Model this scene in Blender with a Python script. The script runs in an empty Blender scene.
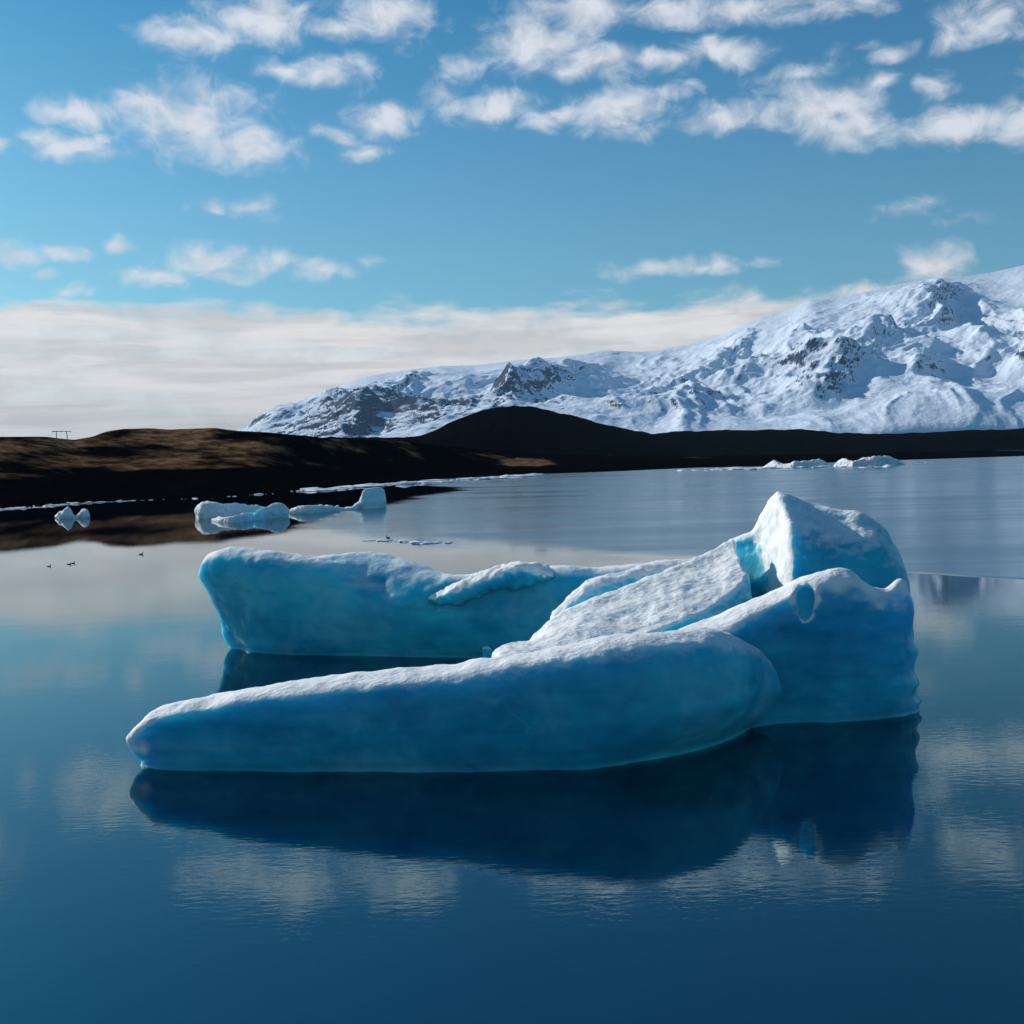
import bpy, bmesh, math, random
import numpy as np
from mathutils import Vector, Matrix

rad = math.radians
scene = bpy.context.scene
COL = scene.collection
random.seed(7)
# ------------------------------------------------------------------ camera
F = 1100.0; CAM_H = 8.0
ROLL = math.atan(0.0235)
PITCH = math.atan(57.0 * math.cos(ROLL) / F)
fwd = np.array([0, math.cos(PITCH), -math.sin(PITCH)])
r0 = np.array([1.0, 0, 0]); u0 = np.array([0, math.sin(PITCH), math.cos(PITCH)])
right = math.cos(ROLL) * r0 - math.sin(ROLL) * u0
up = math.cos(ROLL) * u0 + math.sin(ROLL) * r0
EYE = np.array([0, 0, CAM_H])
cam = bpy.data.cameras.new("camera")
cam.sensor_width = 36.0; cam.lens = 36.0 * F / 1024.0
cam.clip_start = 0.5; cam.clip_end = 60000.0
camo = bpy.data.objects.new("camera", cam); COL.objects.link(camo)
M = Matrix(((right[0], up[0], -fwd[0], 0), (right[1], up[1], -fwd[1], 0), (right[2], up[2], -fwd[2], CAM_H), (0, 0, 0, 1)))
camo.matrix_world = M
scene.camera = camo

def ray(px, py):
    return fwd + right * (px - 512) / F + up * (512 - py) / F
def W(px, py, z=0.0):                 # point of the water plane measured at this place of the photo
    d = ray(px, py); return EYE + d * ((z - CAM_H) / d[2])
def P(px, py, Y):                     # point at distance Y measured at this place of the photo
    d = ray(px, py); return EYE + d * (Y / d[1])
def hor(px): return 467 - 0.0235 * px

# ------------------------------------------------------------------ light
SUN_AZ = -54.0     # degrees from +Y towards +X
SUN_EL = 28.0
sdir = Vector((math.sin(rad(SUN_AZ)) * math.cos(rad(SUN_EL)), math.cos(rad(SUN_AZ)) * math.cos(rad(SUN_EL)), math.sin(rad(SUN_EL))))
sl = bpy.data.lights.new("sun", 'SUN'); sl.energy = 4.6; sl.angle = rad(0.5); sl.color = (1.0, 0.94, 0.86)
slo = bpy.data.objects.new("sun", sl); COL.objects.link(slo)
slo.rotation_euler = sdir.to_track_quat('Z', 'Y').to_euler()
slo.location = (-60, 20, 60)

# ------------------------------------------------------------------ node helpers
class G:
    def __init__(self, tree):
        self.t = tree; self.n = tree.nodes; self.l = tree.links
    def new(self, typ, **kw):
        nd = self.n.new(typ)
        for k, v in kw.items(): setattr(nd, k, v)
        return nd
    def put(self, sock, v):
        if v is None: return
        if isinstance(v, bpy.types.NodeSocket): self.l.new(v, sock)
        else: sock.default_value = v
    def math(self, op, a, b=None, c=None, clamp=False):
        nd = self.new('ShaderNodeMath', operation=op, use_clamp=clamp)
        self.put(nd.inputs[0], a); self.put(nd.inputs[1], b); self.put(nd.inputs[2], c)
        return nd.outputs[0]
    def vmath(self, op, a, b=None, c=None):
        nd = self.new('ShaderNodeVectorMath', operation=op)
        self.put(nd.inputs[0], a); self.put(nd.inputs[1], b); self.put(nd.inputs[2], c)
        return nd.outputs[1] if op in ('LENGTH', 'DOT_PRODUCT') else nd.outputs[0]
    def mix(self, f, a, b):
        nd = self.new('ShaderNodeMix', data_type='RGBA')
        self.put(nd.inputs[0], f); self.put(nd.inputs[6], a); self.put(nd.inputs[7], b)
        return nd.outputs[2]
    def smooth(self, v, lo, hi, a=0.0, b=1.0):
        nd = self.new('ShaderNodeMapRange', interpolation_type='SMOOTHSTEP')
        self.put(nd.inputs[0], v); self.put(nd.inputs[1], lo); self.put(nd.inputs[2], hi); self.put(nd.inputs[3], a); self.put(nd.inputs[4], b)
        return nd.outputs[0]
    def noise(self, vec, scale, detail=3.0, rough=0.5, dist=0.0):
        nd = self.new('ShaderNodeTexNoise')
        self.put(nd.inputs['Vector'], vec); nd.inputs['Scale'].default_value = scale
        nd.inputs['Detail'].default_value = detail; nd.inputs['Roughness'].default_value = rough; nd.inputs['Distortion'].default_value = dist
        return nd.outputs['Fac']
    def sep(self, v):
        nd = self.new('ShaderNodeSeparateXYZ'); self.put(nd.inputs[0], v); return nd.outputs
    def comb(self, x, y, z):
        nd = self.new('ShaderNodeCombineXYZ'); self.put(nd.inputs[0], x); self.put(nd.inputs[1], y); self.put(nd.inputs[2], z); return nd.outputs[0]

def material(name):
    m = bpy.data.materials.new(name); m.use_nodes = True
    g = G(m.node_tree); g.n.clear()
    out = g.new('ShaderNodeOutputMaterial')
    return m, g, out
def rgb(r, g, b): return (r, g, b, 1.0)

# ------------------------------------------------------------------ world: sky and clouds
world = bpy.data.worlds.new("World"); scene.world = world; world.use_nodes = True
g = G(world.node_tree); g.n.clear()
wout = g.new('ShaderNodeOutputWorld'); bg = g.new('ShaderNodeBackground')
sky = g.new('ShaderNodeTexSky', sky_type='NISHITA', sun_disc=False)
sky.sun_elevation = rad(SUN_EL); sky.sun_rotation = rad(SUN_AZ)
sky.altitude = 0; sky.air_density = 1.0; sky.dust_density = 0.6; sky.ozone_density = 4.0
tc = g.new('ShaderNodeTexCoord')
D = tc.outputs['Generated']
dx, dy, dz = g.sep(D)
az = g.math('ARCTAN2', dx, dy)
el = g.math('ARCSINE', dz)
ae = g.comb(az, el, 0.0)
def azel(px, py):
    d = ray(px, py); d = d / np.linalg.norm(d)
    return math.atan2(d[0], d[1]), math.asin(d[2])
# individual fair-weather clouds: centre and half size (measured in the photo, used as azimuth/elevation), strength
CL = [(195,40,48,17,1),(262,18,55,24,1),(385,18,50,24,1),(335,30,40,11,.8),(282,69,28,10,.8),(335,72,36,18,1),
 (188,118,66,36,1),(240,148,48,22,1),(150,105,36,22,.9),(82,115,40,14,.9),(42,142,36,12,.8),(72,148,44,12,.9),(0,145,14,10,.8),
 (388,120,36,18,1),(338,138,22,12,.7),(362,152,30,9,.8),(210,205,15,7,.7),(250,208,30,9,.5),
 (16,253,34,11,1),(70,252,26,7,.7),(118,247,17,8,.9),(50,272,18,6,.7),(70,287,14,5,.6),(142,278,32,10,.8),(215,262,54,15,1),(282,258,26,12,.8),(222,276,36,8,.7),(318,269,32,9,.7),(375,266,20,6,.4),
 (536,44,56,27,1),(600,62,58,17,1),(665,60,50,15,.9),(718,53,42,13,.9),(585,12,66,18,1),(665,10,70,13,.8),(745,9,76,13,.8),(835,5,74,11,.7),(1000,15,46,22,.7),(950,38,22,14,.6),(895,50,24,9,.55),
 (495,108,52,16,1),(560,120,42,11,.8),(620,112,54,22,1),(720,118,52,13,.9),(676,92,24,8,.6),(820,108,60,26,1),(852,126,42,20,1),(780,112,36,15,.9),(878,86,24,8,.6),(935,85,17,10,.65),(955,124,66,16,1),(1026,118,34,20,.9),(462,65,24,10,.4),(440,90,20,10,.35),(805,70,30,10,.35),
 (660,267,56,9,.85),(712,267,46,7,.75),(931,263,31,17,1),(910,207,24,8,.4),(960,215,22,6,.3),(742,299,22,14,.8),
 (875,292,50,11,.75),(800,306,50,10,.7),
 (1110,60,70,24,.9),(1180,120,80,22,1),(1260,40,80,30,.9),(-90,60,60,24,.9),(-170,130,80,26,1),(-120,215,60,12,.8),(-260,50,80,28,.9),(1230,215,60,14,.7)]
warp = g.new('ShaderNodeTexNoise'); g.put(warp.inputs['Vector'], g.vmath('MULTIPLY', ae, (1, 1.6, 1))); warp.inputs['Scale'].default_value = 22; warp.inputs['Detail'].default_value = 4
wv = g.vmath('MULTIPLY', g.vmath('SUBTRACT', warp.outputs['Color'], (0.5, 0.5, 0.5)), (0.045, 0.026, 0.0))
aw = g.vmath('ADD', ae, wv)
cur = None
for (cx, cy, rx, ry, s) in CL:
    a, e = azel(cx, cy); ax = 1.12 * rx / F; ey = 1.12 * ry / F
    v = g.vmath('MULTIPLY_ADD', aw, (1/ax, 1/ey, 0), (-a/ax, -e/ey, 0))
    ln = g.vmath('LENGTH', v)
    d = g.math('MULTIPLY_ADD', ln, -s, s)
    cur = d if cur is None else g.math('MAXIMUM', cur, d)
nf = g.noise(g.vmath('MULTIPLY', ae, (1, 1.35, 1)), 30.0, 9.0, 0.60, 0.5)
nbig = g.noise(g.vmath('MULTIPLY', ae, (1, 2.2, 1)), 9.0, 4.0, 0.5)
dens = g.math('ADD', g.math('MAXIMUM', cur, -0.6), g.math('MULTIPLY_ADD', nf, 1.9, -0.95))
cloud = g.smooth(dens, -0.17, 1.0)
# low bank lying along the horizon
banktop = g.math('MULTIPLY_ADD', az, -0.012, 0.134)
bn = g.noise(g.vmath('MULTIPLY', ae, (1, 3.2, 1)), 12.0, 8.0, 0.56)
bd = g.math('ADD', g.math('SUBTRACT', banktop, el), g.math('MULTIPLY_ADD', bn, 0.075, -0.0375))
bank = g.smooth(bd, -0.005, 0.016)
streak = g.noise(g.vmath('MULTIPLY', ae, (1, 8.0, 1)), 6.0, 7.0, 0.55)
bank = g.math('MULTIPLY', bank, g.smooth(streak, 0.33, 0.58, 0.80, 1.0))
bank = g.math('MULTIPLY', bank, g.smooth(az, 0.5, 0.9, 1.0, 0.6))
lay = g.noise(g.vmath('MULTIPLY', ae, (1, 11.0, 1)), 5.0, 6.0, 0.55, 0.4)
bshade = g.math('MULTIPLY_ADD', g.smooth(lay, 0.36, 0.60, 0.24, 0.0), g.math('MULTIPLY', bank, -1.0), 1.0)
allc = g.math('MAXIMUM', g.math('MULTIPLY', cloud, 0.93), bank, clamp=True)
# sky tint, deeper blue higher up
skyt = g.mix(g.smooth(el, 0.12, 0.50), rgb(0.54, 0.95, 0.93), rgb(0.10, 0.68, 0.84))
skyc = g.vmath('MULTIPLY', sky.outputs[0], skyt)
lowgrey = g.smooth(el, 0.02, 0.10)
ccol = g.mix(lowgrey, rgb(7.1, 6.8, 6.7), rgb(9.2, 8.7, 8.3))
ccol = g.mix(g.smooth(el, 0.13, 0.18), ccol, rgb(7.9, 8.1, 8.6))
shade = g.math('MAXIMUM', g.smooth(nf, 0.36, 0.62, 0.88, 1.0), bank)
ccol = g.vmath('SCALE', ccol, None); 
g.put(ccol.node.inputs[3], g.math('MULTIPLY', shade, bshade))
col = g.mix(allc, skyc, ccol)
g.put(bg.inputs[0], col); bg.inputs[1].default_value = 0.105
g.l.new(bg.outputs[0], wout.inputs[0])

# ------------------------------------------------------------------ numpy gradient noise
_rs = np.random.RandomState(11)
_perm = np.concatenate([_rs.permutation(256)] * 3)
_grad = _rs.normal(size=(256, 3)); _grad /= np.linalg.norm(_grad, axis=1)[:, None]
def perlin(p):
    p = np.asarray(p, float); i = np.floor(p).astype(int); f = p - i; i &= 255
    u = f * f * f * (f * (f * 6 - 15) + 10)
    res = 0
    for cx in (0, 1):
        for cy in (0, 1):
            for cz in (0, 1):
                h = _perm[_perm[_perm[(i[:, 0] + cx) & 255] + ((i[:, 1] + cy) & 255)] + ((i[:, 2] + cz) & 255)]
                gr = _grad[h]
                dot = (gr * (f - np.array([cx, cy, cz]))).sum(1)
                w = (u[:, 0] if cx else 1 - u[:, 0]) * (u[:, 1] if cy else 1 - u[:, 1]) * (u[:, 2] if cz else 1 - u[:, 2])
                res = res + w * dot
    return res * 1.6
def fbm(p, octv=4, gain=0.5, lac=2.03):
    p = np.asarray(p, float); a = 1.0; s = 0
    for k in range(octv):
        s = s + a * perlin(p + 17.3 * k); p = p * lac; a *= gain
    return s
def ridged(p, octv=5, gain=0.5, lac=2.1):
    p = np.asarray(p, float); a = 1.0; s = 0; w = 1.0
    for k in range(octv):
        n = 1 - np.abs(perlin(p + 31.7 * k)); n = n * n * w
        s = s + a * n; w = np.clip(n * 1.6, 0, 1); p = p * lac; a *= gain
    return s

# ------------------------------------------------------------------ object helpers
def link(o, parent=None):
    COL.objects.link(o)
    if parent: o.parent = parent
    return o
def tag(o, label=None, cat=None, group=None, kind=None):
    if label: o["label"] = label
    if cat: o["category"] = cat
    if group: o["group"] = group
    if kind: o["kind"] = kind
    return o
def empty(name, loc):
    o = bpy.data.objects.new(name, None); o.location = loc; o.empty_display_size = 1.0
    return link(o)
def mesh_obj(name, verts, faces, mat, parent=None, smooth=True):
    me = bpy.data.meshes.new(name)
    me.from_pydata([tuple(v) for v in verts], [], [tuple(int(i) for i in f) for f in faces]); me.update()
    if smooth: me.polygons.foreach_set('use_smooth', [True] * len(me.polygons))
    me.materials.append(mat)
    return link(bpy.data.objects.new(name, me), parent)

def catmull(pts, n, closed=False):
    pts = np.asarray(pts, float); m = len(pts)
    segs = m if closed else m - 1
    out = []
    for s in range(segs):
        if closed: a, b, c, d = pts[(s-1) % m], pts[s], pts[(s+1) % m], pts[(s+2) % m]
        else: a, b, c, d = pts[max(s-1, 0)], pts[s], pts[s+1], pts[min(s+2, m-1)]
        for k in range(n):
            t = k / n
            out.append(0.5 * (2*b + (c-a)*t + (2*a-5*b+4*c-d)*t*t + (3*b-a-3*c+d)*t**3))
    if not closed: out.append(pts[-1])
    return np.array(out)

def loft_bm(rings, na=8, nr=4):
    R = np.array([catmull(r, nr, True) for r in rings])         # stations x around x 3
    R = np.array([catmull(R[:, j], na) for j in range(R.shape[1])])   # around x along x 3
    R = R.transpose(1, 0, 2)
    A, B = R.shape[:2]
    bm = bmesh.new()
    vs = [[bm.verts.new(R[i, j]) for j in range(B)] for i in range(A)]
    for i in range(A - 1):
        for j in range(B):
            bm.faces.new((vs[i][j], vs[i][(j+1) % B], vs[i+1][(j+1) % B], vs[i+1][j]))
    for i in (0, A - 1):
        c = bm.verts.new(R[i].mean(0))
        for j in range(B): bm.faces.new((vs[i][j], vs[i][(j+1) % B], c))
    bmesh.ops.recalc_face_normals(bm, faces=bm.faces)
    return bm

def eval_mods(ob):
    dg = bpy.context.evaluated_depsgraph_get()
    me = bpy.data.meshes.new_from_object(ob.evaluated_get(dg))
    old = ob.data; ob.modifiers.clear(); ob.data = me; bpy.data.meshes.remove(old)

def ice_part(name, bm, mats, parent, voxel=0.08, smooth=4, amps=((2.2, .10), (0.7, .045), (0.22, .012)), cut=None, seed=0.0, crust_sunlit=None):
    me = bpy.data.meshes.new(name); bm.to_mesh(me); bm.free()
    ob = link(bpy.data.objects.new(name, me))
    tools = []
    for cbm in (cut or []):
        cme = bpy.data.meshes.new("cut"); cbm.to_mesh(cme); cbm.free()
        co = link(bpy.data.objects.new("cut", cme)); tools.append(co)
    rm = ob.modifiers.new("r", 'REMESH'); rm.mode = 'VOXEL'; rm.voxel_size = voxel
    if tools:
        for co in tools:
            b = ob.modifiers.new("b", 'BOOLEAN'); b.operation = 'DIFFERENCE'; b.object = co; b.solver = 'EXACT'
        r2 = ob.modifiers.new("r2", 'REMESH'); r2.mode = 'VOXEL'; r2.voxel_size = voxel
    sm = ob.modifiers.new("s", 'SMOOTH'); sm.factor = 0.5; sm.iterations = smooth
    eval_mods(ob)
    for co in tools: bpy.data.objects.remove(co)
    me = ob.data; n = len(me.vertices)
    co = np.empty(n * 3); me.vertices.foreach_get('co', co); co = co.reshape(-1, 3)
    nr = np.empty(n * 3); me.vertices.foreach_get('normal', nr); nr = nr.reshape(-1, 3)
    for k, (wl, am) in enumerate(amps):
        q = co / wl + seed + 5.1 * k
        d = fbm(q, 2) if k else perlin(q)
        co = co + nr * (d * am)[:, None]
    if parent: co = co + nr * ((.22 - np.abs(perlin(co / np.array([.9, .9, .7]) + 60))) * .05 * np.clip(1.2 - np.abs(nr[:, 2]) * 1.5, 0, 1))[:, None]   # melt scallops on steep faces
    if parent: co = co - nr * (.07 * np.exp(-((co[:, 2] - .10 - .05 * perlin(co / 1.3)) / .10) ** 2))[:, None]   # wave-cut notch
    me.vertices.foreach_set('co', co.ravel())
    me.polygons.foreach_set('use_smooth', [True] * len(me.polygons)); me.update()
    me.materials.clear(); me.materials.append(mats)
    nr = np.empty(n * 3); me.vertices.foreach_get('normal', nr); nr = nr.reshape(-1, 3)
    cv = np.zeros(n) if crust_sunlit is None else crust_sunlit(co, nr) * np.ones(n)
    if parent: cv = cv + np.interp(-nr[:, 0], [.25, .8], [0, .5])        # sunward faces painted whiter, standing in for direct sunlight
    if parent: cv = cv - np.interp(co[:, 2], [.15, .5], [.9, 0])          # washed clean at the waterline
    cv = np.clip(cv, -1, 1)
    a = me.attributes.new("crust_sunlit", 'FLOAT', 'POINT'); a.data.foreach_set('value', cv.astype(np.float32))
    if parent:
        ob.parent = parent
        off = np.array(parent.location)
        me.vertices.foreach_set('co', (co - off).ravel()); me.update()
    return ob

PROF = [(-.2, -1.2, 'f'), (0.0, 0.0, 'f'), (-1.0, .33, 'b'), (-.8, .66, 'b'), (-.1, .86, 'f'), (.22, .955, 'f'), (1.0, 1.0, 'f'), (.28, .93, 'k'), (.62, .62, 'k'), (1.0, 0.0, 'k'), (.85, -1.2, 'k')]
def ring(base, top, d, T, bulge=0.15, prof=None, under=1.2):
    """one cross-section: base = (px,py) at the waterline or ('Y',px,Y); top = (px,py) of the crest; d = crest set back, T = thickness"""
    B = W(*base) if base[0] != 'Y' else None
    if B is None:
        q = P(base[1], hor(base[1]), base[2]); B = np.array([q[0], q[1], 0.0])
    C = P(top[0], top[1], B[1] + d); zt = C[2]
    out = []
    for (a, z, kind) in (prof or PROF):
        zz = z * zt if z >= 0 else -under
        fz = min(max(z, 0), 1); xf = B[0] + (C[0] - B[0]) * fz
        if kind == 'f': y = B[1] + a * d
        elif kind == 'b': y = B[1] + a * bulge
        else: y = C[1] + a * (T - d)
        if kind == 'k': xf = xf * y / C[1]
        out.append((xf, y, zz))
    return out

# ------------------------------------------------------------------ materials
def ice_material(name, deep, pale, snow, sss=1.5, snow_lo=.30, snow_hi=.98, fine=1.0):
    m, g, out = material(name)
    geo = g.new('ShaderNodeNewGeometry'); pos = geo.outputs['Position']
    nz = g.sep(geo.outputs['Normal'])[2]
    n1 = g.noise(pos, 1.6 * fine, 5, .6); n2 = g.noise(pos, 9.0 * fine, 4, .65)
    at = g.new('ShaderNodeAttribute', attribute_name="crust_sunlit")
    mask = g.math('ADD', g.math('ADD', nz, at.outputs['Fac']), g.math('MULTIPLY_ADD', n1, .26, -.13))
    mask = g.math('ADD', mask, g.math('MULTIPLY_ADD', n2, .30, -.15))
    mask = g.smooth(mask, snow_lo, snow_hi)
    # bump: grainy snow, gently dimpled ice
    gr = g.noise(g.vmath('MULTIPLY', pos, (1.0, 1.6, 1.0)), 6.0 * fine, 5, .55)
    bs = g.new('ShaderNodeBump'); bs.inputs['Strength'].default_value = .9; bs.inputs['Distance'].default_value = .06 / fine; g.put(bs.inputs['Height'], gr)
    ir = g.noise(g.vmath('MULTIPLY', pos, (1, 1, 1.7)), 2.6 * fine, 4, .5)
    bi = g.new('ShaderNodeBump'); bi.inputs['Strength'].default_value = .4; bi.inputs['Distance'].default_value = .05 / fine; g.put(bi.inputs['Height'], ir)
    ice = g.new('ShaderNodeBsdfPrincipled')
    lay = g.noise(g.vmath('MULTIPLY', pos, (.35, .6, 2.2)), .8 * fine, 5, .6, .6)
    body = g.mix(g.smooth(g.math('MULTIPLY_ADD', lay, .35, g.math('MULTIPLY', g.noise(pos, .32 * fine, 3, .5, .3), .65)), .30, .70), rgb(*deep), rgb(*pale))
    vein = g.math('ABSOLUTE', g.math('SUBTRACT', g.noise(g.vmath('MULTIPLY', pos, (.5, .7, 1.1)), .55 * fine, 3, .5, 1.2), .5))
    crack = g.math('MULTIPLY', g.smooth(vein, .0, .006, 1.0, 0.0), g.smooth(g.noise(pos, .6 * fine, 3, .6), .50, .70, 0.0, .30))
    body = g.mix(crack, body, rgb(.35, .62, .72))
    veil = g.smooth(g.noise(g.vmath('MULTIPLY', pos, (.8, .8, 1.3)), .42 * fine, 5, .6, .8), .42, .70, 0.0, .38)
    body = g.mix(veil, body, rgb(.26, .62, .72))
    g.put(ice.inputs['Base Color'], body)
    ice.inputs['Roughness'].default_value = .32; ice.inputs['IOR'].default_value = 1.31
    ice.inputs['Subsurface Weight'].default_value = 1.0
    ice.inputs['Subsurface Radius'].default_value = (.20, .82, 1.0); ice.inputs['Subsurface Scale'].default_value = sss
    ice.inputs['Specular IOR Level'].default_value = .25
    g.put(ice.inputs['Normal'], bi.outputs[0])
    sn = g.new('ShaderNodeBsdfPrincipled')
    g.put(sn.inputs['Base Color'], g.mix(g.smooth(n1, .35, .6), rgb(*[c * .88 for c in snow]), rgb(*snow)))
    sn.inputs['Roughness'].default_value = .75; sn.inputs['Specular IOR Level'].default_value = .2
    g.put(sn.inputs['Normal'], bs.outputs[0])
    mx = g.new('ShaderNodeMixShader'); g.put(mx.inputs[0], mask)
    g.l.new(ice.outputs[0], mx.inputs[1]); g.l.new(sn.outputs[0], mx.inputs[2]); g.l.new(mx.outputs[0], out.inputs[0])
    return m
M_ICE = ice_material("berg_ice", (.006, .275, .46), (.04, .54, .66), (.88, .89, .90))
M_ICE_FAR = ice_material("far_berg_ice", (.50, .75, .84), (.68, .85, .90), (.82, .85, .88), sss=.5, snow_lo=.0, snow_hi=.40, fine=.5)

# water
M_WATER, g, out = material("lagoon_water")
geo = g.new('ShaderNodeNewGeometry'); pos = geo.outputs['Position']
x, y, z = g.sep(pos)
wn = g.noise(pos, .03, 4, .55)
left = g.math('ADD', g.math('MULTIPLY_ADD', y, .19, x), g.math('MULTIPLY_ADD', wn, 14, -7))
left = g.math('SUBTRACT', left, g.math('MULTIPLY', g.math('MINIMUM', g.math('MAXIMUM', g.math('SUBTRACT', y, 150), 0), 110), .33))
edge = g.math('ADD', g.math('ADD', x, y), g.math('MULTIPLY_ADD', wn, 22, -11 - 94))
edge = g.math('DIVIDE', edge, g.math('MULTIPLY_ADD', g.math('MAXIMUM', g.math('SUBTRACT', 24.0, x), 0.0), .22, 1.0))
rough = g.math('MULTIPLY', g.smooth(left, -3, 5), g.smooth(edge, -0.6, 2.0))
far = g.smooth(y, 40, 220)
w1 = g.noise(g.vmath('MULTIPLY', pos, (1.0, 2.6, 1)), 2.4, 3, .5)
w2 = g.noise(g.vmath('MULTIPLY', pos, (.5, 1.0, 1)), .35, 2, .5)
w3 = g.noise(g.vmath('MULTIPLY', pos, (.35, 1.0, 1)), .09, 4, .6)
h = g.math('ADD', g.math('MULTIPLY', w1, .0019), g.math('MULTIPLY', w2, .006))
h = g.math('MULTIPLY', h, g.smooth(y, 22, 110, 1.0, .22))
h = g.math('ADD', h, g.math('MULTIPLY', g.math('MULTIPLY', w3, rough), .05))
bp = g.new('ShaderNodeBump'); bp.inputs['Strength'].default_value = 1.0; bp.inputs['Distance'].default_value = 1.0; g.put(bp.inputs['Height'], h)
wb = g.new('ShaderNodeBsdfPrincipled')
g.put(wb.inputs['Base Color'], g.mix(rough, rgb(.0, .0012, .007), rgb(.006, .035, .085)))
rr = g.math('MULTIPLY_ADD', g.smooth(g.noise(g.vmath('MULTIPLY', pos, (.25, 1, 1)), .07, 5, .6), .35, .65), .09, .13)
g.put(wb.inputs['Roughness'], g.math('ADD', g.math('MULTIPLY', rough, rr), .008))
wb.inputs['IOR'].default_value = 2.75; wb.inputs['Specular Tint'].default_value = rgb(.52, .92, 1.0)
g.put(wb.inputs['Normal'], bp.outputs[0]); g.l.new(wb.outputs[0], out.inputs[0])

# dark volcanic land: black sand low down, rusty grass and moss on the rise
M_LAND, g, out = material("volcanic_land")
geo = g.new('ShaderNodeNewGeometry'); pos = geo.outputs['Position']
x, y, z = g.sep(pos)
at = g.new('ShaderNodeAttribute', attribute_name="grass")
n1 = g.noise(g.vmath('MULTIPLY', pos, (1, 1, 3)), .035, 6, .62); n2 = g.noise(pos, .25, 5, .6)
gm = g.math('ADD', at.outputs['Fac'], g.math('MULTIPLY_ADD', n1, 2.4, -1.2)); gm = g.smooth(gm, .30, .75)
grass = g.mix(g.smooth(n2, .35, .65), rgb(.085, .042, .020), rgb(.25, .145, .075))
sand = g.mix(g.smooth(n2, .4, .7), rgb(.0006, .0006, .0010), rgb(.003, .0027, .0035))
lb = g.new('ShaderNodeBsdfPrincipled'); lb.inputs['Roughness'].default_value = 1.0; lb.inputs['Specular IOR Level'].default_value = 0.0
g.put(lb.inputs['Base Color'], g.mix(gm, sand, grass))
bp = g.new('ShaderNodeBump'); bp.inputs['Strength'].default_value = .8; bp.inputs['Distance'].default_value = 2.0; g.put(bp.inputs['Height'], g.noise(pos, .12, 6, .65))
g.put(lb.inputs['Normal'], bp.outputs[0]); g.l.new(lb.outputs[0], out.inputs[0])

# snow mountain
M_MTN, g, out = material("snow_mountain")
geo = g.new('ShaderNodeNewGeometry'); pos = geo.outputs['Position']
nz = g.sep(geo.outputs['True Normal'])[2]; z = g.sep(pos)[2]
n1 = g.noise(pos, .004, 7, .65); n2 = g.noise(g.vmath('MULTIPLY', pos, (.5, .5, 5)), .010, 7, .68)
rk = g.math('ADD', nz, g.math('MULTIPLY_ADD', n1, .5, -.25)); rk = g.math('ADD', rk, g.math('MULTIPLY_ADD', n2, .5, -.25))
at = g.new('ShaderNodeAttribute', attribute_name="rock")
rk = g.math('SUBTRACT', rk, g.math('MULTIPLY', at.outputs['Fac'], .34))
snowm = g.smooth(rk, .37, .49)
mb = g.new('ShaderNodeBsdfPrincipled'); mb.inputs['Roughness'].default_value = .9; mb.inputs['Specular IOR Level'].default_value = .1
g.put(mb.inputs['Base Color'], g.mix(snowm, rgb(.020, .036, .070), rgb(.72, .81, .92)))
bp = g.new('ShaderNodeBump'); bp.inputs['Strength'].default_value = .55; bp.inputs['Distance'].default_value = 45.0
g.put(bp.inputs['Height'], g.noise(pos, .008, 8, .62)); g.put(mb.inputs['Normal'], bp.outputs[0])
g.l.new(mb.outputs[0], out.inputs[0])

def plain(name, c, rough=.8):
    m, g, out = material(name)
    geo = g.new('ShaderNodeNewGeometry')
    b = g.new('ShaderNodeBsdfPrincipled'); b.inputs['Roughness'].default_value = rough
    n = g.noise(geo.outputs['Position'], 8.0, 3, .5)
    g.put(b.inputs['Base Color'], g.mix(n, rgb(*[k * .7 for k in c]), rgb(*[k * 1.3 for k in c])))
    g.l.new(b.outputs[0], out.inputs[0]); return m
M_BIRD = plain("dark_feathers", (.018, .016, .018)); M_BILL = plain("bill_horn", (.10, .07, .03))
M_POLE = plain("weathered_timber", (.06, .05, .045))
M_BRASH = plain("brash_white_ice", (.66, .72, .78))

# ------------------------------------------------------------------ water and land
def grid_obj(name, V, mat, attrs=None):
    A, B = V.shape[:2]
    idx = np.arange(A * B).reshape(A, B)
    f = np.stack([idx[:-1, :-1], idx[1:, :-1], idx[1:, 1:], idx[:-1, 1:]], -1).reshape(-1, 4)
    me = bpy.data.meshes.new(name)
    me.vertices.add(A * B); me.vertices.foreach_set('co', V.reshape(-1))
    me.loops.add(len(f) * 4); me.loops.foreach_set('vertex_index', f.reshape(-1).astype(np.int32))
    me.polygons.add(len(f)); me.polygons.foreach_set('loop_start', np.arange(0, len(f) * 4, 4, dtype=np.int32))
    me.polygons.foreach_set('use_smooth', np.ones(len(f), bool))
    me.update(calc_edges=True); me.validate()
    for k, v in (attrs or {}).items():
        a = me.attributes.new(k, 'FLOAT', 'POINT'); a.data.foreach_set('value', v.reshape(-1))
    me.materials.append(mat)
    return link(bpy.data.objects.new(name, me))

water = mesh_obj("water", [(-9000, -400, 0), (9000, -400, 0), (9000, 5600, 0), (-9000, 5600, 0)], [(0, 1, 2, 3)], M_WATER, smooth=False)
tag(water, "calm deep blue lagoon water mirroring the sky and the icebergs", "water", kind="structure")

def dirs(px):   # horizontal direction (x per unit y) through image column px at the horizon
    px = np.asarray(px, float); return np.array([(lambda d: d[0] / d[1])(ray(p, hor(p))) for p in px])
ip = lambda px, pts: np.interp(px, [p[0] for p in pts], [p[1] for p in pts])

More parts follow.
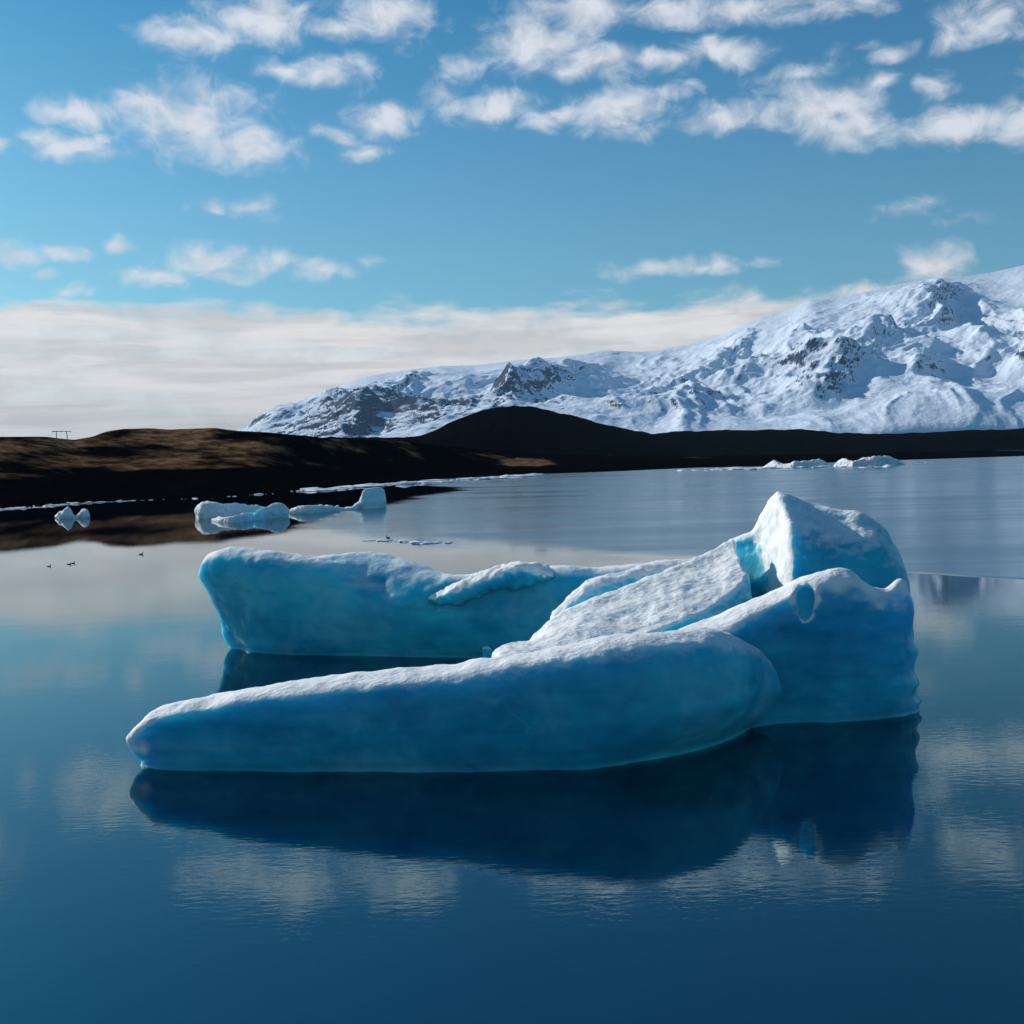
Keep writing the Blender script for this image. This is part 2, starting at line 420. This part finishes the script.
# near land: shore, brown left rise, dark central hill, low band on the right
px = np.arange(-420, 1450, 2.5); sx = dirs(px)
shore = [(-420,530),(-100,514),(0,508),(120,501),(240,495),(300,490),(330,487),(420,480),(520,474.5),(600,472),(700,467.5),(760,466.5),(840,462),(1024,456),(1450,444)]
D0 = 8800.0 / (ip(px, shore) - hor(px))
sky1 = [(-420,440),(-100,438),(0,437),(50,437.5),(75,440.5),(92,438),(108,432),(125,429),(150,428),(170,430),(190,429.5),(215,428),(240,430.5),(280,433),(330,438),(380,440),(420,443),(480,449),(560,455),(700,456),(1024,450),(1450,440)]
D1 = ip(px, [(-420,280),(0,314),(130,366),(275,374),(400,460),(600,620),(1024,860),(1450,900)])
e1 = hor(px) - ip(px, sky1)
kk = np.exp(-np.linspace(-2, 2, 41) ** 2); kk /= kk.sum()
D1 = np.convolve(np.pad(D1, 20, mode='edge'), kk, 'valid')
kk = np.exp(-np.linspace(-2, 2, 7) ** 2); kk /= kk.sum()
e1 = np.convolve(np.pad(e1, 3, mode='edge'), kk, 'valid')
sky2 = [(-420,450),(0,450),(245,439),(330,437),(390,437),(420,434),(440,427),(458,418),(475,411),(490,406),(502,404),(515,403.5),(530,405),(545,408),(570,413),(600,421),(630,429),(655,433),(680,431.5),(705,430),(740,430),(800,429),(840,432),(880,433.5),(930,431),(980,430),(1024,428),(1200,425),(1450,424)]
D2 = ip(px, [(-420,900),(300,900),(510,1000),(700,1400),(1450,1500)])
e2 = hor(px) - ip(px, sky2)
z1 = CAM_H + D1 * e1 / F; z2 = CAM_H + D2 * e2 / F
NT = 150
T = np.linspace(0, 1, NT)
V = np.zeros((NT, len(px), 3)); GR = np.zeros((NT, len(px)))
for j in range(len(px)):
    zb = CAM_H + 1.25 * D1[j] * (e1[j] - 2.2) / F
    sadd = min(zb, z2[j]) * .75
    kd = [D0[j]-6, D0[j], D0[j]+.25*(D1[j]-D0[j]), D0[j]+.62*(D1[j]-D0[j]), D1[j], 1.25*D1[j], .5*(1.35*D1[j]+D2[j]), .75*D2[j]+.25*D1[j], D2[j], 1.5*D2[j], 3*D2[j], 6200]
    kz = [-1.2, .05, max(.5, z1[j]*.10), max(.8, z1[j]*.45), z1[j], zb, sadd, max(sadd*.5+z2[j]*.5, z2[j]*.55), z2[j], z2[j]*.55, 12, 30]
    kt = [0, .02, .15, .28, .40, .46, .55, .66, .80, .88, .94, 1.0]
    Dd = np.interp(T, kt, kd); zz = np.interp(T, kt, kz)
    V[:, j, 1] = Dd; V[:, j, 0] = sx[j] * Dd; V[:, j, 2] = zz
    GR[:, j] = np.interp(T, [0, .17, .23, .34, .40, .46, .6, 1], [-1.2, -1.0, .4, .62, .5, .3, -.2, -.5]) * 1.0 - np.interp(px[j], [-420, 250, 330, 480, 1450], [0, 0, .28, .52, .48])
q = V.reshape(-1, 3)
amp = np.interp(T, [0, .03, .15, .3, .40, .46, .66, .8, .9, 1], [0, .05, .6, 1.5, .6, 1.2, 5, 2.6, 6, 8])
nz_ = fbm(q * np.array([.04, .03, 0]) + 3.3, 6, .58).reshape(NT, -1)
nb_ = fbm(q * np.array([.011, .006, 0]) + 9.3, 4).reshape(NT, -1)
V[:, :, 2] += amp[:, None] * (.6 * nz_ + .6 * nb_)
GR += 2.0 * np.exp(-((px[None, :] - 527) / 22) ** 2) * np.exp(-((T[:, None] - .27) / .05) ** 2)     # rusty patch low on the central hill
# smooth the profile along depth a little
for _ in range(2): V[2:-1, :, 2] = .25 * V[1:-2, :, 2] + .5 * V[2:-1, :, 2] + .25 * V[3:, :, 2]
land = grid_obj("ground", V, M_LAND, {"grass": GR})
tag(land, "black volcanic shore and rusty brown hills rising behind the lagoon", "ground", kind="structure")

# far glaciated mountain
px = np.arange(120, 1560, 1.6); sx = dirs(px)
ridge = [(120,452),(200,445),(230,438),(245,430),(262,415),(285,407),(305,400),(325,396),(345,385),(370,377),(400,373),(440,367),(480,366),(520,361),(560,359),(610,352),(650,353),(690,346),(720,338),(745,326),(790,312),(812,301),(835,301),(870,293),(905,286),(935,281),(960,281),(990,275),(1024,267),(1100,252),(1200,238),(1320,250),(1560,300)]
er = hor(px) - ip(px, ridge)
kk = np.exp(-np.linspace(-2, 2, 21) ** 2); kk /= kk.sum()
er = np.convolve(np.pad(er, 10, mode='edge'), kk, 'valid')
NT = 330
T = np.linspace(0, 1, NT)
PX, TT = np.meshgrid(px, T)
Dd = 6000 + 5200 * TT
eb = 4.0
ER = np.interp(PX.ravel(), px, er).reshape(PX.shape)
E = eb + (ER - eb) * (.65 * TT ** .5 + .35 * TT)
X = np.interp(PX.ravel(), px, sx).reshape(PX.shape) * Dd
Q = np.stack([X, Dd, np.zeros_like(X)], -1).reshape(-1, 3)
wq = np.stack([fbm(Q / 1900 + 5, 3), fbm(Q / 1900 + 40, 3), np.zeros(len(Q))], -1) * 500
r_ = ridged((Q + wq) / np.array([1250., 2000., 1.]) + 2.7, 6, .47).reshape(PX.shape) - 1.0
b_ = fbm(Q / 2600 + 77, 3).reshape(PX.shape)
s_ = fbm(Q / 140 + 7, 4, .6).reshape(PX.shape)
env = np.sin(np.pi * np.clip(TT, 0, 1)) ** .6 * np.interp(TT.ravel(), [0, .62, 1], [1, 1, .25]).reshape(PX.shape)
ampx = np.interp(PX.ravel(), [120, 245, 420, 700, 900, 1560], [60, 110, 150, 170, 190, 200]).reshape(PX.shape)
# spur running down from the summit plateau: sunny slope on its left, a cliff on its right
def spur(pts, A, wl, wr):
    xs = np.interp(TT.ravel(), [p[1] for p in pts][::-1], [p[0] for p in pts][::-1]).reshape(PX.shape)
    tm = np.interp(TT.ravel(), [pts[-1][1] - .06, pts[-1][1], pts[0][1] - .12, pts[0][1]], [0, 1, 1, .1]).reshape(PX.shape)
    dxx = PX - xs + 10 * s_ + 14 * b_
    return A * tm * np.where(dxx < 0, np.exp(-np.clip(-dxx, 0, None) / wl), np.exp(-(np.clip(dxx, 0, None) / wr) ** 2))
Z = CAM_H + Dd * E / F
Z += env * ampx * (1.08 * r_ + .4 * b_) + env * 11 * s_
Z += spur([(950, .94), (934, .88), (936, .80), (905, .68), (880, .55), (850, .36), (815, .2)], 165, 110, 24)
Z += spur([(600, .80), (560, .66), (520, .5), (490, .35)], 120, 70, 16)
Z += spur([(760, .82), (700, .66), (655, .5), (640, .4)], 130, 80, 18)
Z += spur([(420, .85), (380, .5), (350, .25), (340, .1)], 110, 60, 16)
rock = np.clip(np.interp(TT.ravel(), [0, .3, .55, 1], [1.35, 1.0, .5, -.1]).reshape(PX.shape) * np.interp(PX.ravel(), [245, 420, 600, 820, 860, 1560], [1.5, 1.3, .7, .45, .1, .1]).reshape(PX.shape) + .25 * b_, -.3, 1.2)
back = np.stack([X[-1] * 1.25, Dd[-1] * 1.25, Z[-1] * .4 + 0], -1)[None]
front = np.stack([X[0] * .93, Dd[0] * .93, np.full(X.shape[1], 5.0)], -1)[None]
V = np.concatenate([front, np.stack([X, Dd, Z], -1), back], 0)
RK = np.concatenate([rock[:1], rock, rock[-1:]], 0)
mtn = grid_obj("mountain", V, M_MTN, {"rock": RK})
tag(mtn, "snow covered glaciated mountain range rising to the right behind the dark hills", "mountain", kind="structure")

# ------------------------------------------------------------------ the large iceberg
berg = empty("iceberg", tuple(W(520, 735)))
tag(berg, "large sculpted blue iceberg with snowy crests and a pierced wall, floating mid lagoon", "iceberg")
BO = np.array(berg.location)

# long low ridge nearest the viewer
st = [((147,767.5),(128,737),.3,.6,.02),((154,769.5),(141,722),.6,1.6,-.12),((172,771),(165,708),.8,2.2,-.12),((230,772),(246,690),1.1,3.0,.0),((330,772),(330,677),1.3,3.4,.15),((430,772),(430,667),1.3,3.6,.2),
      ((530,771),(530,652),1.3,3.8,.25),((600,769),(600,641),1.3,4.0,.25),((655,765),(655,632),1.4,4.2,.3),((700,757),(705,630),1.4,4.2,.4),((732,747),(742,640),1.3,3.6,.45),((752,736),(768,660),.9,2.6,.35),((759,729),(780,686),.5,1.2,.1)]
bm = loft_bm([ring(b, t, d * .68, T_, bu) for b, t, d, T_, bu in st], 8, 4)
for v in bm.verts:          # hollowed lower flank at the right end
    q_ = 512 + F * v.co.x / v.co.y
    zl = float(np.interp(q_, [560, 600, 660, 710, 770], [0.0, .55, 1.15, 1.5, 1.3]))
    v.co.y += .42 * max(0.0, zl - max(v.co.z, -.4)) * float(np.interp(q_, [570, 640], [0, 1]))
p = ice_part("ice_ridge", bm, M_ICE, berg, .07, 4, seed=1.0, crust_sunlit=lambda c, n: 1.0 * np.interp(c[:, 0] + .3 * perlin(c / .6), [-9.75, -9.0], [1, 0]))  # left tip: snow, plus sunlit paleness painted into the colour
tag(p, "long low ridge of blue ice with a thin snowy crest, nearest the water's open side")
# pierced wall on the right
st = [((690,740),(660,632),1.4,3.6,.1),((725,733),(705,617),1.4,3.4,.1),((752,728),(742,599),1.2,3.0,.05),((778,724),(777,584),1.0,2.6,-.05),((805,723),(808,573),.7,2.0,-.05),((833,723),(838,569),.55,1.7,.0),
      ((852,722),(852,574),.5,1.7,.05),((868,721),(866,584),.45,1.6,.1),((884,719.5),(883,585),.45,1.6,.2),((899,717),(897,574),.45,1.6,.3),((908,715),(905,578),.45,1.4,.3),((917,712.5),(910,600),.5,1.3,.2),((921,709),(914,640),.4,.9,.1)]
# the hole through it
hb = bmesh.new(); bmesh.ops.create_icosphere(hb, subdivisions=4, radius=1.0)
hc = P(805.5, 601, 32.9); hd = ray(805.5, 601); hd = hd / hd[1]
for v in hb.verts:
    c = v.co; k = 1.0 + .12 * math.sin(3 * math.atan2(c.z, c.x))
    yy = 2.2 * c.y; ww = 1.0 / max(.35, math.sqrt(max(1e-4, 1 - c.y * c.y))) if abs(c.y) < .9 else 1.0
    v.co = Vector((hc[0] + .32 * k * ww * c.x * (1 - .22 * c.z) + .03 * c.z + hd[0] * yy, hc[1] + yy, hc[2] + .52 * k * ww * c.z + hd[2] * yy))
WP = PROF[:7][:-1] + [(.10, .96, 'k'), (.28, .70, 'k'), (1.0, 0.0, 'k'), (.85, -1.2, 'k')]
bm = loft_bm([ring(b, t, d, T_, bu, WP) for b, t, d, T_, bu in st], 8, 4)
for v in bm.verts:
    w_ = min(1, max(0, (v.co.x - 10.9) / .9))
    v.co.x += w_ * float(np.interp(v.co.z, [-.3, 0, .3, .55, .85, 1.35, 1.75, 2.3, 3.3], [0, 0, .03, -.24, .0, -.26, -.06, -.24, 0]))
p = ice_part("ice_wall", bm, M_ICE, berg, .06, 3, amps=((2.2, .16), (.7, .045), (.22, .010)), cut=[hb], seed=4.0, crust_sunlit=lambda c, n: np.interp(c[:, 0], [7.0, 8.2], [.10, 0]) * (n[:, 2] > .2) + np.interp(c[:, 0], [8.6, 9.2], [0, 1]) * np.interp(c[:, 2] + .12 * perlin(c / .9), [2.5, 4.1], [0, .62])
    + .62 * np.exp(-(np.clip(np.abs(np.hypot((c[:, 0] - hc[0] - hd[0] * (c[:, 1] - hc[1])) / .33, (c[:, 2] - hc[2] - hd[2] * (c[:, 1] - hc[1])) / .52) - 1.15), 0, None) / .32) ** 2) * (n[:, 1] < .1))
tag(p, "steep ice wall on the right with a small oval hole right through it")
# domed peak behind the wall
DP = [(-.2,-1.2,'f'),(0,0,'f'),(-1,.33,'b'),(-.6,.62,'b'),(.22,.82,'f'),(.6,.92,'f'),(1,1,'f'),(.35,.9,'k'),(.7,.6,'k'),(1,0,'k'),(.85,-1.2,'k')]
st = [((('Y',712,39.2)),(712,556),.8,3,.1),((('Y',728,39.0)),(729,540),.8,4,0),((('Y',742,38.6)),(744,535),.9,4.5,0),((('Y',753,38.2)),(755,529),1.2,5,-.1),((('Y',764,37.4)),(764,508),1.8,6,-.1),((('Y',776,35.6)),(775,492),2.8,8,.0),((('Y',790,35.5)),(788,495),3.0,8.5,-.1),
      ((('Y',810,35.75)),(810,503),2.8,8.5,-.2),((('Y',835,35.8)),(835,509),2.4,8,-.2),((('Y',860,35.85)),(860,511),2.0,7.5,-.1),((('Y',880,36.0)),(879,524),1.6,6.5,0),((('Y',896,36.2)),(893,542),1.3,5,.1),((('Y',908,36.8)),(902,562),1.0,3.6,.1),((('Y',912,37.2)),(908,592),.7,2,.05)]
p = ice_part("ice_dome", loft_bm([ring(b, t, d, T_, bu, DP) for b, t, d, T_, bu in st], 8, 4), M_ICE, berg, .07, 14, amps=((2.2, .12), (.7, .05), (.25, .02)), seed=8.0, crust_sunlit=lambda c, n: np.interp(n[:, 0], [-.7, -.2], [.6, 0.0]) * np.interp(c[:, 0] + .25 * perlin(c / .7), [8.5, 9.0], [0, 1]) - .5 * (c[:, 0] < 8.75) * (c[:, 2] < 4.7))
tag(p, "tall domed peak of ice, the highest part, snowy on its left flank")
# long ridge at the back left
st = [((239,649),(196,574),.3,1.0,.0),((246,651),(206,556),.9,2.6,.0),((262,653),(233,549),1.3,4.0,.1),((295,655),(270,551),1.5,4.6,.25),((340,656),(330,554),1.7,5,.35),((385,657),(372,555),1.6,5,.3),((425,658),(415,566),1.4,4.6,.3),((460,658),(455,573),1.2,4.4,.3),
      ((500,659),(500,570),1.2,4.4,.2),((550,660),(550,567),1.2,4.4,.2),((600,660),(598,569),1.2,4.4,.2),((650,660),(645,561),1.2,4.4,.2),((700,657),(690,560),1.2,4.4,.2),((735,655),(725,556),1.2,4.0,.2)]
bm = loft_bm([ring(b, t, d * .55, T_, bu) for b, t, d, T_, bu in st], 8, 4)
def px_of(v): return 512 + F * v[0] / v[1]
def scoop(v):     # tilted facet scooped out of the face below the crest
    zl = np.interp(px_of(v), [312, 330, 352, 378, 402, 436, 456], [4.6, 3.35, 2.5, 2.1, 2.35, 2.9, 4.0])
    return max(0.0, v[2] - zl)
for v in bm.verts:
    v.co.y += .75 * scoop(v.co)
p = ice_part("ice_ridge", bm, M_ICE, berg, .09, 5, amps=((3.0, .18), (.9, .06), (.25, .012)), seed=12.0, crust_sunlit=lambda c, n: np.where((512 + F * c[:, 0] / c[:, 1] > 322) & (512 + F * c[:, 0] / c[:, 1] < 445), -.16, 0.0) - .05)
tag(p, "smooth blue back ridge ending in a rounded overhanging prow at the left")
# snow ledge on the back ridge
LP = [(1.3,.3,'f'),(1.1,.55,'f'),(.75,.72,'f'),(.25,.82,'f'),(-.05,.90,'f'),(.15,.97,'f'),(1.0,1.0,'f'),(.5,.92,'k'),(1.0,.6,'k'),(1.0,.3,'k')]
st = [((('Y',421,43.6)),(421,598),.25,1.4,.0),((('Y',432,43.1)),(432,592),.5,2.2,.0),((('Y',448,42.7)),(450,585),.7,2.8,.0),((('Y',470,42.4)),(472,576),.8,3.0,.0),((('Y',495,42.2)),(497,566),.9,3.0,.0),((('Y',520,42.1)),(520,561.5),.9,3.0,.0),((('Y',540,42.2)),(540,564),.9,3,.0),((('Y',556,42.6)),(556,570),.7,2.4,.0),((('Y',570,43.2)),(568,578),.4,1.6,0)]
p = ice_part("snow_ledge", loft_bm([ring(b, t, d, T_, bu, LP) for b, t, d, T_, bu in st], 8, 4), M_ICE, berg, .07, 3, amps=((1.6, .14), (.5, .09), (.2, .03)), seed=15.0, crust_sunlit=lambda c, n: .5 * np.clip((c[:, 2] - 1.9) / .8, 0, 1))
# broad snowy ramp in the middle: explicit slab edges (back edge, front edge)
def slab(sts, lo=-.8):
    out = []
    for (bx, by, bY, fx, fy, fY) in sts:
        b = P(bx, by, bY); f = P(fx, fy, fY); m1 = f * .65 + b * .35 + np.array([0, 0, .10]); m2 = f * .3 + b * .7 + np.array([0, 0, .12])
        f2 = f + np.array([.16, -.30, -.5 * max(.3, f[2] * .3)])
        out.append([(f2[0], f2[1] - .1, lo), tuple(f2), tuple(f), tuple(m1), tuple(m2), tuple(b), (b[0], b[1] + .9, b[2] * .55), (b[0], b[1] + 1.2, lo)])
    return out
st = [(492,656,32.6,500,659,31.4),(505,646,33.4,515,656,31.6),(527,641,34.2,540,651,32.0),(545,622,35.2,565,645,32.4),(575,604,36.0,605,638,32.8),(612,593,36.6,645,630,33.2),(650,578,37.2,685,613,34.0),(690,561,37.9,718,595,35.0),(716,549,38.3,736,580,35.6),(733,541,38.6,744,571,36.0)]
p = ice_part("snow_ramp", loft_bm(slab(st), 8, 4), M_ICE, berg, .07, 9, amps=((1.8, .10), (.6, .05), (.2, .02)), seed=21.0, crust_sunlit=lambda c, n: .22)
tag(p, "broad sunlit snow slope climbing to the right between the ridges")
# smaller rib behind the ramp
st = [((('Y',548,37.6)),(552,612),.4,1.6,.0),((('Y',568,37.6)),(572,592),.6,2.0,.05),((('Y',588,37.7)),(592,578),.7,2.2,.05),((('Y',615,38.0)),(620,570),.7,2.2,.1),((('Y',645,38.4)),(645,564),.7,2.2,.1),((('Y',670,38.8)),(670,560),.7,2.2,.1),((('Y',700,39.2)),(698,559),.6,2.2,.1)]
p = ice_part("snow_rib", loft_bm([ring(b, t, d, T_, bu) for b, t, d, T_, bu in st], 8, 4), M_ICE, berg, .06, 3, amps=((1.6, .10), (.5, .05), (.2, .02)), seed=25.0, crust_sunlit=lambda c, n: .1)
# little standing fragment beside the ramp's foot
st = [((483,662),(482,647),.2,.5,.0),((486,662),(486,645.5),.25,.6,.0),((490,662),(491,648),.25,.6,.0),((493,662),(494,653),.2,.5,.0)]
p = ice_part("ice_fragment", loft_bm([ring(b, t, d, T_, bu, under=.3) for b, t, d, T_, bu in st], 6, 3), M_ICE, berg, .05, 2, amps=((.4, .04), (.15, .02), (.1, .01)), seed=28.0)

# ------------------------------------------------------------------ small icebergs
def small_berg(sts, label, voxel, group=None, seed=0., bulge=.2, parts=None, am=1.0):
    rs = [ring(b, t, d * .8, T_ * .65, bulge, under=.6) for b, t, d, T_ in sts]
    c = np.mean([r[1] for r in rs], 0)
    o = bpy.data.objects.new("iceberg", None)
    ob = ice_part("iceberg", loft_bm(rs, 6, 4), M_ICE_FAR, None, voxel, 2, amps=((2.5, .26 * am), (1.0, .20 * am), (.4, .05 * am)), seed=seed, crust_sunlit=lambda c, n: .30 - .6 * n[:, 0])  # left sides painted whiter, right sides bluer, as if sunlit from the left
    bpy.data.objects.remove(o)
    me = ob.data; n = len(me.vertices); co = np.empty(n * 3); me.vertices.foreach_get('co', co); co = co.reshape(-1, 3)
    c[2] = 0; me.vertices.foreach_set('co', (co - c).ravel()); me.update(); ob.location = tuple(c)
    tag(ob, label, "iceberg", group); return ob
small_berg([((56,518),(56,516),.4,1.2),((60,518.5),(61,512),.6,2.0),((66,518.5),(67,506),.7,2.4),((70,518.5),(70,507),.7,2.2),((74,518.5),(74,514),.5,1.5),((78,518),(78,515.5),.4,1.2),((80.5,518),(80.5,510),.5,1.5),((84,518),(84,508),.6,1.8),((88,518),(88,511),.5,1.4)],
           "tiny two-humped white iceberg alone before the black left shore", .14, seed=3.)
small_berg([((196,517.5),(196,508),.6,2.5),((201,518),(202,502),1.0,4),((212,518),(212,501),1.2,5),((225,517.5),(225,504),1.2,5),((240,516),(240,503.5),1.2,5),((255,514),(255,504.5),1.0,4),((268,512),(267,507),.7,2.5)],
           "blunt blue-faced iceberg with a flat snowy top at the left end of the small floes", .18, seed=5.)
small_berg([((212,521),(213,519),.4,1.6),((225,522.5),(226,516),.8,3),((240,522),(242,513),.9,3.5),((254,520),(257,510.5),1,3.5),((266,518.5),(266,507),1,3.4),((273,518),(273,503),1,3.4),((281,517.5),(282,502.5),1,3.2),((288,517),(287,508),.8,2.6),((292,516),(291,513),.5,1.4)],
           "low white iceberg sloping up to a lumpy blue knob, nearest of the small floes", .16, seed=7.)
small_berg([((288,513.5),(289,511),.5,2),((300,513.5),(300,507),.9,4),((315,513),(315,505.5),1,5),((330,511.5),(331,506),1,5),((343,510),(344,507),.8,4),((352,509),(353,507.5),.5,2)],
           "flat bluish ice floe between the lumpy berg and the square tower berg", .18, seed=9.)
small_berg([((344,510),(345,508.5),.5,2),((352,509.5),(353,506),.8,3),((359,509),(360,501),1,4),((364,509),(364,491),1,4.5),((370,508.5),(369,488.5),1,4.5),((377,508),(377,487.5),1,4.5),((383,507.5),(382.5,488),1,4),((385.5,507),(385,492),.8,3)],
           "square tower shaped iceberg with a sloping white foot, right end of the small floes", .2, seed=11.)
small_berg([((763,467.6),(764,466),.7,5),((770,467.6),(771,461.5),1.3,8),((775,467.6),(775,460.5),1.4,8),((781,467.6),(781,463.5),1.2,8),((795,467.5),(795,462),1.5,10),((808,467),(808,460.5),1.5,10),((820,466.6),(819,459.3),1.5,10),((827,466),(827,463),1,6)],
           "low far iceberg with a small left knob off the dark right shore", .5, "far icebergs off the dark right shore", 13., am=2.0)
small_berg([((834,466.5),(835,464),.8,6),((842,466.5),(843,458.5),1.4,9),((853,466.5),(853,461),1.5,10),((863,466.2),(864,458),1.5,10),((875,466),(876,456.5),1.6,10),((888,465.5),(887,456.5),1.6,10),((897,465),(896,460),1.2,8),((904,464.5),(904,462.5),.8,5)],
           "broken bluish far iceberg with a jagged top, right of the low one", .5, "far icebergs off the dark right shore", 17., am=2.2)

# brash ice drifting along the shores: uncountable crumbs, one object for each drift
def brash(label, pts, count, spread, size, seed):
    rnd = random.Random(seed); bm = bmesh.new()
    P_ = [W(*p) for p in pts]
    for _ in range(count):
        s = rnd.random() * (len(P_) - 1); i = int(s); f = s - i
        c = P_[i] * (1 - f) + P_[i + 1] * f
        sc = c[1] / 250.0
        c = c + np.array([rnd.gauss(0, 1) * 1.5, rnd.gauss(0, 1) * spread, 0]) * sc
        r = size * (.25 + rnd.random() ** 3 * 1.6) * sc
        ret = bmesh.ops.create_icosphere(bm, subdivisions=1, radius=1.0)
        a = rnd.random() * 6.28; el_ = .6 + rnd.random() * 1.6; hh = r * (.15 + .35 * rnd.random())
        for v in ret['verts']:
            k = 1 + rnd.uniform(-.28, .28); x_, y_ = v.co.x * r * el_ * k, v.co.y * r * k
            v.co = Vector((c[0] + x_ * math.cos(a) * 1.6 - y_ * math.sin(a), c[1] + x_ * math.sin(a) + y_ * math.cos(a), hh * (v.co.z * k * .8 + .2)))
    me = bpy.data.meshes.new("brash_ice"); bm.to_mesh(me); bm.free(); me.materials.append(M_BRASH)
    o = link(bpy.data.objects.new("brash_ice", me)); tag(o, label, "brash ice", kind="stuff"); return o
brash("thin white drift of crumbled ice along the black shore at far left", [(-20,511),(0,509.5),(30,508),(62,504.5),(85,503)], 120, 1.2, .45, 1)
brash("sparse ice crumbs trailing along the black shore right of the far left drift", [(88,503),(105,502),(125,501),(160,499.5),(200,498.5),(280,493)], 46, .8, .4, 2)
brash("long white band of broken ice below the dark central hill", [(306,491),(335,489),(380,485),(440,482),(500,478),(530,476)], 420, 5.0, .8, 3)
brash("thin line of broken ice just left of the two far icebergs, along the dark shore", [(690,471),(720,469.5),(766,468.5)], 90, 4.0, .6, 4)
brash("scattered ice crumbs around the two far icebergs", [(735,469),(780,468),(830,467.5),(870,467),(930,463)], 70, 6.0, .7, 5)
brash("small patch of white slush on open water beside a lone bird", [(372,540),(384,540.5),(398,541.5),(420,543),(436,543.5)], 60, .7, .75, 6)

# ------------------------------------------------------------------ birds on the water
def bird_mesh():
    bm = bmesh.new()
    def ball(c, s, rot=0):
        r = bmesh.ops.create_icosphere(bm, subdivisions=2, radius=1.0)
        for v in r['verts']:
            x_, y_, z_ = v.co.x * s[0], v.co.y * s[1], v.co.z * s[2]
            v.co = Vector((c[0] + x_ * math.cos(rot) - z_ * math.sin(rot), c[1] + y_, c[2] + x_ * math.sin(rot) + z_ * math.cos(rot)))
    ball((0, 0, .07), (.27, .13, .12)); ball((-.25, 0, .12), (.13, .07, .04), -.4); ball((.19, 0, .18), (.07, .06, .13), -.3); ball((.24, 0, .30), (.085, .065, .065))
    me = bpy.data.meshes.new("body"); bm.to_mesh(me); bm.free()
    me.polygons.foreach_set('use_smooth', [True] * len(me.polygons)); me.materials.append(M_BIRD); return me
def bill_mesh():
    bm = bmesh.new(); bmesh.ops.create_cone(bm, cap_ends=True, segments=8, radius1=.028, radius2=.01, depth=.11, matrix=Matrix.Translation((.36, 0, .285)) @ Matrix.Rotation(math.pi / 2, 4, 'Y'))
    me = bpy.data.meshes.new("bill"); bm.to_mesh(me); bm.free(); me.materials.append(M_BILL); return me
bmesh_body, bmesh_bill = bird_mesh(), bill_mesh()
BL = [(49,566.5,.2,.8,"dark bird afloat at far left, leftmost of the birds on the water"),
      (69,564.5,.4,.85,"dark bird afloat just left of its close companion, below the tiny white iceberg"),
      (73,563.5,.1,.85,"dark bird afloat just right of its close companion, below the tiny white iceberg"),
      (141,554.5,.3,1.0,"dark bird afloat alone with raised head, midway to the big iceberg's prow"),
      (242,549.5,1.2,1.0,"dark bird afloat just beyond the big iceberg's back left prow"),
      (388,538.0,2.6,1.25,"dark bird afloat beside the white slush patch")]
for (bx, by, rz, s, lab) in BL:
    b = empty("bird", tuple(W(bx, by) + np.array([0, 0, -.03]))); b.rotation_euler = (0, 0, rz); b.scale = (s * .62,) * 3
    tag(b, lab, "bird", "dark birds floating on the lagoon")
    link(bpy.data.objects.new("body", bmesh_body), b); link(bpy.data.objects.new("bill", bmesh_bill), b)

# ------------------------------------------------------------------ power pole on the left ridge
def bar(name, a, b, r, parent):
    a, b = Vector(a), Vector(b); d = b - a
    bm = bmesh.new(); bmesh.ops.create_cone(bm, cap_ends=True, segments=10, radius1=r, radius2=r * .8, depth=d.length,
        matrix=Matrix.Translation((a + b) / 2) @ d.to_track_quat('Z', 'Y').to_matrix().to_4x4())
    me = bpy.data.meshes.new(name); bm.to_mesh(me); bm.free(); me.materials.append(M_POLE); return link(bpy.data.objects.new(name, me), parent)
Yp = 430.0
pb = P(62, 443, Yp); pp = empty("power_pole", tuple(pb))
tag(pp, "timber H-frame power pole standing on the skyline of the brown left hill", "power pole")
L = lambda px_, py_: tuple(P(px_, py_, Yp) - pb)
bar("pole", L(56.8, 443), L(56.2, 431), .16, pp); bar("pole", L(68.0, 443), L(66.4, 431), .16, pp); bar("crossarm", L(52, 431.3), L(71.3, 431.3), .16, pp)
for q_ in (53, 61.5, 70.5):
    bar("insulator", L(q_, 431.3), L(q_, 433.2), .07, pp)

# ------------------------------------------------------------------ haze: the air over the lagoon and up to the mountain
HZ, g, out = material("haze_air")
pv = g.new('ShaderNodeVolumePrincipled'); pv.inputs['Color'].default_value = rgb(.42, .70, 1.0); pv.inputs['Density'].default_value = 2.1e-5; pv.inputs['Anisotropy'].default_value = 0.0
g.l.new(pv.outputs[0], out.inputs['Volume'])
x0, x1, y0, y1, z0_, z1_ = -9600, 15000, -700, 15200, -4, 2700
hv = [(x, y, z) for x in (x0, x1) for y in (y0, y1) for z in (z0_, z1_)]
hz = mesh_obj("haze", hv, [(0, 1, 3, 2), (4, 6, 7, 5), (0, 4, 5, 1), (2, 3, 7, 6), (0, 2, 6, 4), (1, 5, 7, 3)], HZ, smooth=False)
tag(hz, "thin blue air between the lagoon and the far mountain", "haze", kind="stuff")

# ------------------------------------------------------------------ render settings
scene.view_settings.view_transform = 'Standard'; scene.view_settings.look = 'None'
scene.view_settings.exposure = 0.0; scene.view_settings.gamma = 1.0
scene.view_settings.use_curve_mapping = False
scene.cycles.use_denoising = True
scene.cycles.max_bounces = 10; scene.cycles.diffuse_bounces = 3; scene.cycles.glossy_bounces = 4
scene.cycles.sample_clamp_indirect = 6.0
